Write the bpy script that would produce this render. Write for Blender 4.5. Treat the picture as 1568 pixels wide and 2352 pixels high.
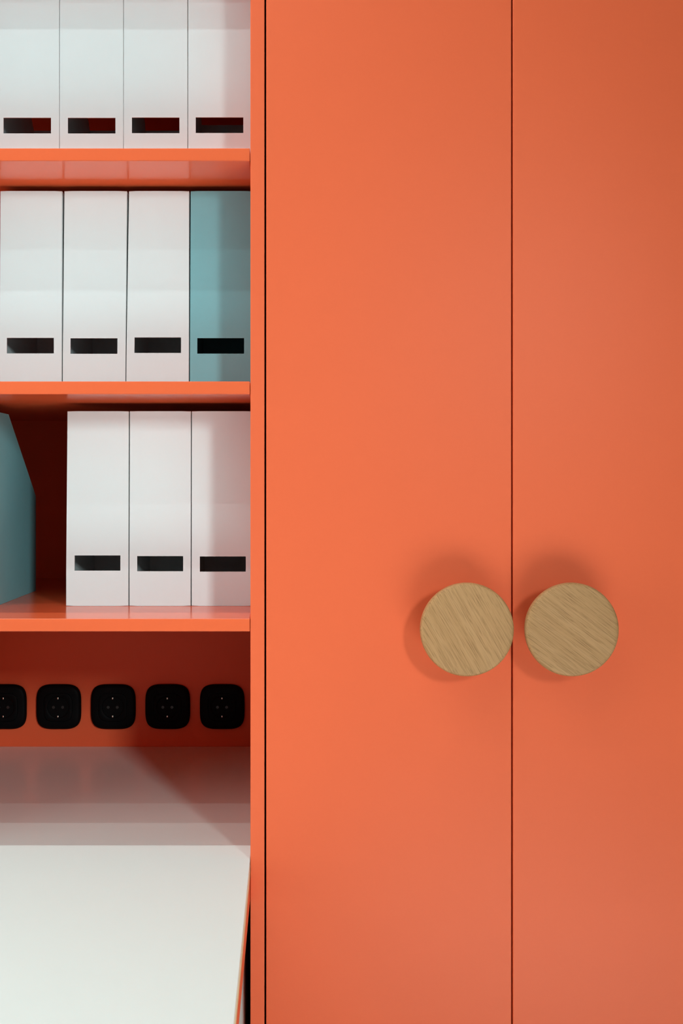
import bpy, bmesh, math, random
from mathutils import Vector, Matrix

for o in list(bpy.data.objects):
    bpy.data.objects.remove(o, do_unlink=True)
SC = bpy.context.scene
COL = SC.collection
random.seed(7)

# ------------------------------------------------------------------ camera
cam_data = bpy.data.cameras.new('camera')
cam = bpy.data.objects.new('camera', cam_data)
COL.objects.link(cam)
cam.location = (0.0, -1.6, 1.3)
cam.rotation_euler = (math.radians(90), 0, 0)
cam_data.sensor_fit = 'VERTICAL'
cam_data.sensor_height = 36.0
cam_data.lens = 2506.0 / 2352.0 * 36.0
cam_data.shift_x = 124.0 / 2352.0
cam_data.shift_y = -66.0 / 2352.0
cam_data.clip_start = 0.02
SC.camera = cam

# ------------------------------------------------------------------ world, lamps, exposure
world = bpy.data.worlds.new('world')
SC.world = world
world.use_nodes = True
world.node_tree.nodes['Background'].inputs[0].default_value = (0.9, 0.95, 1.0, 1)
world.node_tree.nodes['Background'].inputs[1].default_value = 0.05


def lamp(name, loc, target, sx, sy, watts, colour=(1, 1, 1)):
    d = bpy.data.lights.new(name, 'AREA')
    d.shape = 'RECTANGLE'
    d.size, d.size_y = sx, sy
    d.energy = watts
    d.color = colour
    o = bpy.data.objects.new(name, d)
    COL.objects.link(o)
    o.location = loc
    v = Vector(target) - Vector(loc)
    o.rotation_euler = v.to_track_quat('-Z', 'Y').to_euler()
    return o


# linear ceiling strips parallel to the cupboards, over the left half of the room
COOL = (0.785, 1.0, 1.0)
for dist, watts in ((0.405, 29.0), (1.117, 11.0), (1.82, 9.5)):
    lamp('ceiling_strip_light', (-0.92, -dist, 3.25), (-0.92, -dist, 0), 2.0, 0.03, watts, COOL)
# tall softbox lamp standing to the right behind the camera, aimed at the shelves
key = lamp('softbox_light', (1.34, -3.3, 2.15), (-0.6, 0.0, 1.0), 0.30, 0.46, 4.2, COOL)
key.data.spread = math.radians(44)
# tall unseen fill light added on the left to brighten files and doors
lamp('side_fill_light', (-1.9, -0.9, 1.2), (-0.2, 0.0, 1.1), 0.8, 2.0, 20.0, COOL)
# bright patch of light on the pale floor in front of the wardrobe, thrown by a narrow beam from above
bd = bpy.data.lights.new('floor_beam', 'SPOT')
bd.energy = 3000.0
bd.spot_size = math.radians(36)
bd.spot_blend = 0.7
bd.shadow_soft_size = 0.05
bd.color = COOL
beam = bpy.data.objects.new('floor_beam', bd)
COL.objects.link(beam)
beam.location = (0.60, -2.0, 2.6)
beam.rotation_euler = (Vector((0.70, -1.55, 0.0)) - beam.location).to_track_quat('-Z', 'Y').to_euler()

SC.view_settings.view_transform = 'Standard'
SC.view_settings.look = 'None'
SC.view_settings.gamma = 1.0
SC.view_settings.use_curve_mapping = False
SC.view_settings.exposure = 0.0


# ------------------------------------------------------------------ materials
def material(name, colour, rough=0.5, spec=0.5, metal=0.0, var=0.0, var_scale=30.0, bump=0.0, bump_scale=400.0):
    m = bpy.data.materials.new(name)
    m.use_nodes = True
    nt = m.node_tree
    b = nt.nodes['Principled BSDF']
    b.inputs['Roughness'].default_value = rough
    b.inputs['Specular IOR Level'].default_value = spec
    b.inputs['Metallic'].default_value = metal
    tc = nt.nodes.new('ShaderNodeTexCoord')
    n = nt.nodes.new('ShaderNodeTexNoise')
    n.inputs['Scale'].default_value = var_scale
    n.inputs['Detail'].default_value = 3
    nt.links.new(tc.outputs['Object'], n.inputs['Vector'])
    mix = nt.nodes.new('ShaderNodeMix')
    mix.data_type = 'RGBA'
    mix.inputs[6].default_value = (*[c * (1 - var) for c in colour], 1)
    mix.inputs[7].default_value = (*[min(1, c * (1 + var)) for c in colour], 1)
    nt.links.new(n.outputs['Fac'], mix.inputs[0])
    nt.links.new(mix.outputs[2], b.inputs['Base Color'])
    if bump:
        n2 = nt.nodes.new('ShaderNodeTexNoise')
        n2.inputs['Scale'].default_value = bump_scale
        n2.inputs['Detail'].default_value = 2
        nt.links.new(tc.outputs['Object'], n2.inputs['Vector'])
        bp = nt.nodes.new('ShaderNodeBump')
        bp.inputs['Strength'].default_value = bump
        bp.inputs['Distance'].default_value = 0.0005
        nt.links.new(n2.outputs['Fac'], bp.inputs['Height'])
        nt.links.new(bp.outputs['Normal'], b.inputs['Normal'])
    return m


def oak_material(name, tint=1.0):
    """Brushed oak: long fibres along local X, medullary rings across local Z, short dark pores."""
    m = bpy.data.materials.new(name)
    m.use_nodes = True
    nt = m.node_tree
    L = nt.links.new
    b = nt.nodes['Principled BSDF']
    b.inputs['Roughness'].default_value = 0.55
    b.inputs['Specular IOR Level'].default_value = 0.3
    tc = nt.nodes.new('ShaderNodeTexCoord')

    def noise(scale, detail, rough=0.5, dist=0.0):
        mp = nt.nodes.new('ShaderNodeMapping')
        mp.inputs['Scale'].default_value = scale
        L(tc.outputs['Object'], mp.inputs['Vector'])
        n = nt.nodes.new('ShaderNodeTexNoise')
        n.inputs['Scale'].default_value = 1.0
        n.inputs['Detail'].default_value = detail
        n.inputs['Roughness'].default_value = rough
        n.inputs['Distortion'].default_value = dist
        L(mp.outputs['Vector'], n.inputs['Vector'])
        return n

    def ramp(src, stops):
        r = nt.nodes.new('ShaderNodeValToRGB')
        r.color_ramp.elements[0].position, r.color_ramp.elements[0].color = stops[0][0], (*stops[0][1], 1)
        r.color_ramp.elements[1].position, r.color_ramp.elements[1].color = stops[-1][0], (*stops[-1][1], 1)
        for p, c in stops[1:-1]:
            e = r.color_ramp.elements.new(p)
            e.color = (*c, 1)
        L(src, r.inputs[0])
        return r

    def mul(a, c, fac):
        x = nt.nodes.new('ShaderNodeMix')
        x.data_type = 'RGBA'
        x.blend_type = 'MULTIPLY'
        x.inputs[0].default_value = fac
        L(a, x.inputs[6])
        L(c, x.inputs[7])
        return x.outputs[2]

    broad = noise((3, 60, 130), 3, 0.55, 0.25)
    fibre = noise((12, 350, 760), 3, 0.7)
    pores = noise((40, 500, 1200), 2, 0.5)
    c1 = ramp(broad.outputs['Fac'], [(0.28, (0.45 * tint, 0.212 * tint, 0.082 * tint)), (0.5, (0.48 * tint, 0.227 * tint, 0.090 * tint)),
                                      (0.72, (0.51 * tint, 0.248 * tint, 0.103 * tint))])
    c2 = ramp(fibre.outputs['Fac'], [(0.32, (0.58, 0.54, 0.48)), (0.5, (0.95, 0.94, 0.92)), (0.68, (1.0, 1.0, 1.0))])
    c3 = ramp(pores.outputs['Fac'], [(0.33, (0.42, 0.36, 0.28)), (0.42, (1, 1, 1))])
    col = mul(mul(c1.outputs[0], c2.outputs[0], 0.85), c3.outputs[0], 0.55)
    L(col, b.inputs['Base Color'])
    bp = nt.nodes.new('ShaderNodeBump')
    bp.inputs['Strength'].default_value = 0.35
    bp.inputs['Distance'].default_value = 0.0006
    L(fibre.outputs['Fac'], bp.inputs['Height'])
    L(bp.outputs['Normal'], b.inputs['Normal'])
    return m


M = {
    'orange': material('coral_orange_lacquer', (0.83, 0.122, 0.043), rough=0.42, spec=0.20, var=0.012, var_scale=6, bump=0.02, bump_scale=900),
    'orange_gloss': material('coral_orange_gloss_lacquer', (0.83, 0.124, 0.043), rough=0.18, spec=0.24, var=0.012, var_scale=6, bump=0.015, bump_scale=900),
    'dark_inside': material('wardrobe_inside', (0.10, 0.03, 0.02), rough=0.7, var=0.05),
    'white_board': material('white_cardboard', (0.775, 0.785, 0.785), rough=0.5, spec=0.35, var=0.012, var_scale=25, bump=0.03, bump_scale=700),
    'teal_board': material('teal_cardboard', (0.21, 0.44, 0.475), rough=0.5, spec=0.35, var=0.03, var_scale=40, bump=0.05, bump_scale=900),
    'laminate': material('white_laminate', (0.82, 0.812, 0.77), rough=0.26, spec=0.5, var=0.008, var_scale=12),
    'cream_edge': material('cream_laminate_edge', (0.84, 0.78, 0.60), rough=0.5, var=0.03),
    'ply': material('birch_plywood_edge', (0.86, 0.58, 0.31), rough=0.6, var=0.12, var_scale=60),
    'pedestal': material('pale_grey_lacquer', (0.52, 0.47, 0.44), rough=0.45, var=0.01),
    'black': material('black_plastic', (0.003, 0.003, 0.0035), rough=0.5, spec=0.06, var=0.05),
    'metal': material('socket_contact_metal', (0.75, 0.70, 0.60), rough=0.25, metal=1.0, var=0.02),
    'dark_metal': material('pin_sleeve_metal', (0.06, 0.06, 0.06), rough=0.35, metal=1.0, var=0.02),
    'wall': material('white_wall_paint', (0.50, 0.51, 0.52), rough=0.9, var=0.015, var_scale=4, bump=0.05, bump_scale=200),
    'floor': material('pale_grey_floor', (0.66, 0.66, 0.65), rough=0.5, var=0.06, var_scale=8),
    'ceiling': material('white_ceiling_paint', (0.6, 0.61, 0.62), rough=0.95, var=0.01, var_scale=4),
    'oak_light': oak_material('brushed_oak', 1.0),
    'oak_warm': oak_material('brushed_oak_warm', 0.93),
}


# ------------------------------------------------------------------ helpers
def link(name, bm, m, parent=None, smooth=False, origin=(0, 0, 0), angle=35):
    """bm holds world-space (or parent-space when origin is zero) vertices; origin is the parent's own place."""
    bmesh.ops.recalc_face_normals(bm, faces=bm.faces)
    if any(origin):
        bmesh.ops.translate(bm, verts=bm.verts, vec=-Vector(origin))
    me = bpy.data.meshes.new(name)
    bm.to_mesh(me)
    bm.free()
    me.materials.append(m)
    if smooth:
        for p in me.polygons:
            p.use_smooth = True
        me.set_sharp_from_angle(angle=math.radians(angle))
    o = bpy.data.objects.new(name, me)
    COL.objects.link(o)
    if parent:
        o.parent = parent
    return o


def add_box(bm, x0, x1, y0, y1, z0, z1, bevel=0.0, seg=2):
    vs = [bm.verts.new((x, y, z)) for x in (x0, x1) for y in (y0, y1) for z in (z0, z1)]
    f = [(0, 1, 3, 2), (4, 6, 7, 5), (0, 4, 5, 1), (2, 3, 7, 6), (0, 2, 6, 4), (1, 5, 7, 3)]
    fs = [bm.faces.new([vs[i] for i in q]) for q in f]
    if bevel:
        es = {e for q in fs for e in q.edges}
        bmesh.ops.bevel(bm, geom=list(es), offset=bevel, segments=seg, profile=0.5, affect='EDGES')


def box(name, m, parent, origin, x0, x1, y0, y1, z0, z1, bevel=0.0, seg=2):
    bm = bmesh.new()
    add_box(bm, x0, x1, y0, y1, z0, z1, bevel, seg)
    return link(name, bm, m, parent, origin=origin)


def thing(name, label, cat, loc=(0, 0, 0), rotz=0.0, group=None):
    o = bpy.data.objects.new(name, None)
    COL.objects.link(o)
    o.location = loc
    o.rotation_euler = (0, 0, rotz)
    o.empty_display_size = 0.05
    o['label'] = label
    o['category'] = cat
    if group:
        o['group'] = group
    return o


def struct(name, m, x0, x1, y0, y1, z0, z1):
    o = box(name, M[m], None, (0, 0, 0), x0, x1, y0, y1, z0, z1)
    o['kind'] = 'structure'
    return o


def loft(bm, loops, close_start=False, close_end=False):
    rings = [[bm.verts.new(p) for p in lp] for lp in loops]
    n = len(rings[0])
    for a, b in zip(rings, rings[1:]):
        for i in range(n):
            bm.faces.new((a[i], a[(i + 1) % n], b[(i + 1) % n], b[i]))
    if close_start:
        bm.faces.new(rings[0])
    if close_end:
        bm.faces.new(rings[-1])


# ------------------------------------------------------------------ the room
struct('floor', 'floor', -3.0, 3.5, -4.5, 0.75, -0.05, 0.0)
struct('ceiling', 'ceiling', -3.0, 3.5, -4.5, 0.75, 3.29, 3.34)
struct('wall_back', 'wall', -3.0, 3.5, 0.71, 0.75, 0.0, 3.29)
struct('wall_front', 'wall', -3.0, 3.5, -4.5, -4.46, 0.0, 3.29)
struct('wall_left', 'wall', -3.04, -3.0, -4.5, 0.75, 0.0, 3.29)
struct('wall_right', 'wall', 3.5, 3.54, -4.5, 0.75, 0.0, 3.29)

# ------------------------------------------------------------------ shelving unit
XL, XR = -0.6650, -0.0543          # inner faces of the side panels
YB = 0.688                         # front of the back panel
UO = (-0.36, 0.35, 0.0)
unit = thing('shelving_unit', 'open coral orange shelving unit filled with magazine files above a white desk', 'bookcase', UO)
box('side_panel', M['orange'], unit, UO, XR, XR + 0.0205, 0.0, 0.70, 0.0, 2.40, 0.0008)
box('side_panel', M['orange'], unit, UO, XL - 0.0205, XL, 0.0, 0.70, 0.0, 2.40, 0.0008)
box('back_panel', M['orange'], unit, UO, XL + 0.0003, XR - 0.0003, YB, 0.70, 0.002, 2.381)
box('top_panel', M['orange'], unit, UO, XL + 0.0003, XR - 0.0003, 0.0, 0.70, 2.3812, 2.40, 0.0008)
SHELF = [2.1366, 1.7916, 1.4494, 1.1014]
for zt in SHELF:
    box('shelf', M['orange_gloss'], unit, UO, XL + 0.0008, XR - 0.0008, 0.0, YB - 0.0003, zt - 0.0188, zt, 0.0013, 3)

# ------------------------------------------------------------------ wardrobe with two doors and round oak knobs
WO = (0.33, 0.35, 0.0)
ward = thing('wardrobe', 'tall coral orange wardrobe with two flat doors and round oak knobs', 'wardrobe', WO)
DX = [(-0.0312, 0.3282), (0.3304, 0.6898)]
CX0, CX1 = -0.0308, 0.6894
box('side_panel', M['orange'], ward, WO, CX0, CX0 + 0.018, 0.0215, 0.70, 0.06, 2.40)
box('side_panel', M['orange'], ward, WO, CX1 - 0.018, CX1, 0.0215, 0.70, 0.06, 2.40)
box('back_panel', M['dark_inside'], ward, WO, CX0 + 0.0182, CX1 - 0.0182, 0.688, 0.70, 0.06, 2.40)
box('top_panel', M['orange'], ward, WO, CX0 + 0.0182, CX1 - 0.0182, 0.0215, 0.6878, 2.382, 2.40)
box('bottom_panel', M['orange'], ward, WO, CX0 + 0.0182, CX1 - 0.0182, 0.0215, 0.6878, 0.06, 0.078)
box('plinth', M['orange'], ward, WO, CX0 + 0.002, CX1 - 0.002, 0.05, 0.69, 0.0, 0.0598)


def knob_mesh():
    bm = bmesh.new()
    prof = [(0.024, 0.0), (0.024, -0.010), (0.0245, -0.018), (0.028, -0.0245), (0.036, -0.0295), (0.048, -0.0335), (0.058, -0.0365),
            (0.0632, -0.0392), (0.0655, -0.0425), (0.0663, -0.0465), (0.0665, -0.0510), (0.0660, -0.0538), (0.0649, -0.0557),
            (0.0632, -0.0567), (0.060, -0.0571), (0.04, -0.0573), (0.018, -0.0574)]
    N = 96
    loft(bm, [[(r * math.cos(2 * math.pi * i / N), y, r * math.sin(2 * math.pi * i / N)) for i in range(N)] for r, y in prof], True, True)
    return bm


for i, (x0, x1) in enumerate(DX):
    bm = bmesh.new()
    add_box(bm, x0, x1, 0.0, 0.0205, 0.07, 2.398, 0.0010, 2)
    door = link('door', bm, M['orange'], ward, origin=WO)
    kx = (0.2546, 0.4032)[i]
    k = link('knob', knob_mesh(), M[('oak_light', 'oak_warm')[i]], door, smooth=True, angle=60)
    k.location = Vector((kx, -0.0001, 1.0925)) - Vector(WO)
    k.rotation_euler = (0, math.radians((60, 37)[i]), 0)
    k['label'] = ('round pale oak knob with steep diagonal grain', 'round warm oak knob with shallow diagonal grain')[i]


# ------------------------------------------------------------------ magazine files
def magazine_file(w, h, m, label, group, loc, rotz=0.0, lean=0.0, taper=0.0, low=0.175, flat=0.062, d=0.25):
    """Standing cardboard file, tall spine to the front with a label slot, sides cut down to a low back.
    lean shifts the top sideways, taper narrows it (both in metres over the full height)."""
    t = 0.002
    sx, sz = random.uniform(-0.0007, 0.0007), random.uniform(-0.0009, 0.0009)
    root = thing('magazine_file', label, 'file box', loc, rotz, group)

    def sway(bm):
        for v in bm.verts:
            k = v.co.z / h
            v.co.x += lean * k - taper * k * (v.co.x / w)

    # spine: a plate with a real slot through it, its long edges rounded
    bm = bmesh.new()
    xs = [-w / 2, -0.0372 + sx, 0.0372 + sx, w / 2]
    zs = [0.0, 0.0562 + sz, 0.0808 + sz, h]
    g = {}
    for i, x in enumerate(xs):
        for j, z in enumerate(zs):
            for k, y in enumerate((0.0, t)):
                g[i, j, k] = bm.verts.new((x, y, z))
    for i in range(3):
        for j in range(3):
            if (i, j) == (1, 1):
                continue
            for k in (0, 1):
                bm.faces.new([g[i, j, k], g[i + 1, j, k], g[i + 1, j + 1, k], g[i, j + 1, k]])
    for j in range(3):
        for i in (0, 3):
            bm.faces.new([g[i, j, 0], g[i, j + 1, 0], g[i, j + 1, 1], g[i, j, 1]])
    for i in range(3):
        for j in (0, 3):
            bm.faces.new([g[i, j, 0], g[i + 1, j, 0], g[i + 1, j, 1], g[i, j, 1]])
    for i in (1, 2):
        bm.faces.new([g[i, 1, 0], g[i, 2, 0], g[i, 2, 1], g[i, 1, 1]])
    for j in (1, 2):
        bm.faces.new([g[1, j, 0], g[2, j, 0], g[2, j, 1], g[1, j, 1]])
    es = [e for e in bm.edges if all(abs(v.co.y) < 1e-6 for v in e.verts) and
          (all(abs(abs(v.co.x) - w / 2) < 1e-6 for v in e.verts) or all(v.co.z < 1e-6 for v in e.verts) or all(v.co.z > h - 1e-6 for v in e.verts))]
    bmesh.ops.bevel(bm, geom=es, offset=0.0012, segments=2, profile=0.5, affect='EDGES')
    sway(bm)
    link('spine', bm, m, root)

    # sleeve: two sloping sides, floor and low back wall
    bm = bmesh.new()
    outline = [(t, 0.0), (d, 0.0), (d, low), (flat, h - 0.0005), (t, h - 0.0005)]
    for s in (-1, 1):
        xa, xb = s * w / 2, s * (w / 2 - t)
        loft(bm, [[(xa, y, z) for y, z in outline], [(xb, y, z) for y, z in outline]], True, True)
    add_box(bm, -w / 2 + t, w / 2 - t, t, d, 0.0, t)
    add_box(bm, -w / 2 + t, w / 2 - t, d - t, d, t, low)
    sway(bm)
    link('sleeve', bm, m, root)
    return root


WB, TB = M['white_board'], M['teal_board']
T1, T2, T3 = SHELF[1], SHELF[2], SHELF[3]


def row(z, y, h, group, specs):
    for x0, x1, m, lean, taper, low, label in specs:
        magazine_file(x1 - x0, h, m, label, group, ((x0 + x1) / 2, y, z + 0.0002), 0.0, lean, taper, low)


row(T1, 0.107, 0.3140, 'magazine files on the upper shelf', [
    (-0.4566, -0.3569, WB, 0.0, 0.0, 0.140, 'white magazine file on the upper shelf, leftmost of four'),
    (-0.3562, -0.2567, WB, 0.0, 0.0, 0.140, 'white magazine file on the upper shelf, second from the left'),
    (-0.2561, -0.1563, WB, 0.0, 0.0, 0.140, 'white magazine file on the upper shelf, second from the right'),
    (-0.1554, -0.0560, WB, 0.0, 0.0, 0.150, 'white magazine file on the upper shelf, beside the orange side panel'),
])
row(T2, 0.128, 0.3133, 'magazine files on the middle shelf', [
    (-0.4556, -0.3576, WB, 0.0008, 0.0, 0.150, 'white magazine file on the middle shelf, leftmost, furthest from the teal one'),
    (-0.3560, -0.2568, WB, 0.0027, 0.0, 0.150, 'white magazine file on the middle shelf between two white ones'),
    (-0.2556, -0.1562, WB, 0.0026, 0.0040, 0.150, 'white magazine file on the middle shelf touching the teal one'),
    (-0.1547, -0.0560, TB, 0.0006, 0.0016, 0.160, 'teal magazine file on the middle shelf with its black label slot showing'),
])
row(T3, 0.165, 0.3150, 'white magazine files on the lower shelf', [
    (-0.3582, -0.2573, WB, 0.0014, 0.0016, 0.160, 'white magazine file on the lower shelf, beside the dark empty gap'),
    (-0.2556, -0.1567, WB, 0.0006, 0.0, 0.160, 'white magazine file on the lower shelf, in the middle of three'),
    (-0.1551, -0.0556, WB, 0.0004, 0.0, 0.160, 'white magazine file on the lower shelf, beside the orange side panel'),
])
magazine_file(0.098, 0.3146, TB, 'teal magazine file on the lower shelf showing its sloping side', None,
              (-0.5185, 0.165, T3 + 0.0002), math.radians(-1.2), 0.0, 0.0, 0.175, 0.068)

# ------------------------------------------------------------------ white desk in the niche
DO = (-0.36, 0.0, 0.0)
desk = thing('desk', 'white desk top with plywood edge and orange frame under the shelves', 'desk', DO)
DZ, DXL, DXR, DYF, DYB = 0.7480, -0.6640, -0.0549, -0.62, 0.6872
box('tabletop', M['laminate'], desk, DO, DXL, DXR, DYF, DYB, DZ - 0.002, DZ, 0.0004, 1)
b1 = box('edge_band', M['cream_edge'], desk, DO, DXL, DXR, DYF, DYB, DZ - 0.013, DZ - 0.002)
b2 = box('plywood_core', M['ply'], desk, DO, DXL, DXR, DYF, DYB, DZ - 0.026, DZ - 0.013)
b3 = box('frame', M['orange'], desk, DO, DXL, DXR, DYF, DYB, DZ - 0.060, DZ - 0.026, 0.001)
b1['label'] = 'cream edge of the laminate'
b2['label'] = 'raw plywood edge'
b3['label'] = 'coral orange frame'
for lx in (DXL + 0.001, DXR - 0.041):
    for ly in (DYF + 0.002, DYB - 0.045):
        box('leg', M['orange'], desk, DO, lx, lx + 0.04, ly, ly + 0.04, 0.0, DZ - 0.060, 0.001)

PO = (-0.29, 0.25, 0.0)
ped = thing('drawer_pedestal', 'pale grey cabinet glimpsed in the dark gap under the desk', 'cabinet', PO)
box('carcass', M['pedestal'], ped, PO, -0.52, -0.0645, 0.05, 0.52, 0.02, 0.64, 0.002)
for a, b in ((0.03, 0.225), (0.230, 0.425), (0.430, 0.635)):
    box('drawer', M['pedestal'], ped, PO, -0.5195, -0.065, 0.032, 0.0498, a, b, 0.002)
box('plinth', M['pedestal'], ped, PO, -0.50, -0.085, 0.07, 0.50, 0.0, 0.0198)


# ------------------------------------------------------------------ power sockets on the niche's back panel
def superloop(a, y, n=3.9, N=64):
    out = []
    for i in range(N):
        t = 2 * math.pi * i / N
        c, s = math.cos(t), math.sin(t)
        k = (abs(c) ** n + abs(s) ** n) ** (-1.0 / n)
        out.append((a * c * k, y, a * s * k))
    return out


def circle(r, y, N=64):
    return [(r * math.cos(2 * math.pi * i / N), y, r * math.sin(2 * math.pi * i / N)) for i in range(N)]


def make_socket(label, loc):
    root = thing('power_socket', label, 'socket', loc, 0.0, 'black power sockets above the desk')
    bm = bmesh.new()
    loft(bm, [superloop(0.0455, 0.0), superloop(0.0470, -0.0025), superloop(0.0468, -0.0055), superloop(0.0455, -0.0085),
              superloop(0.0430, -0.0105), superloop(0.0390, -0.0116), superloop(0.0300, -0.0120), superloop(0.0296, -0.0108)], True, True)
    link('face_plate', bm, M['black'], root, smooth=True)
    bm = bmesh.new()
    loft(bm, [superloop(0.0288, -0.0109), superloop(0.0288, -0.0126), superloop(0.0278, -0.0130), circle(0.0232, -0.0130),
              circle(0.0224, -0.0126), circle(0.0215, -0.0112)], False, True)
    link('insert', bm, M['black'], root, smooth=True)
    for s in (-1, 1):
        bm = bmesh.new()
        za, zb = sorted((s * 0.0170, s * 0.0208))
        add_box(bm, -0.0013, 0.0013, -0.0138, -0.0113, za, zb, 0.0005, 2)
        link('earth_clip', bm, M['metal'], root, smooth=True)
        bm = bmesh.new()
        loft(bm, [[(s * 0.0095 + p[0], p[1], p[2]) for p in circle(r, y, 16)] for r, y in
                  ((0.0030, -0.0113), (0.0030, -0.0118), (0.0022, -0.0118), (0.0021, -0.0114))], False, True)
        link('pin_hole', bm, M['dark_metal'], root, smooth=True)
    return root


s0 = make_socket('black power socket at the left end, cut by the frame', (-0.5925, YB - 0.0002, 0.8325))


def dup(root, label, loc):
    r = root.copy()
    COL.objects.link(r)
    r.location = loc
    r['label'] = label
    for ch in root.children:
        c = ch.copy()
        COL.objects.link(c)
        c.parent = r
    return r


for i, lab in enumerate(('black power socket, second from the left in the row',
                         'black power socket in the middle of the row of five',
                         'black power socket, second from the right in the row',
                         'black power socket at the right end, nearest the orange side panel')):
    dup(s0, lab, (-0.4785 + 0.114 * i, YB - 0.0002, 0.8325))
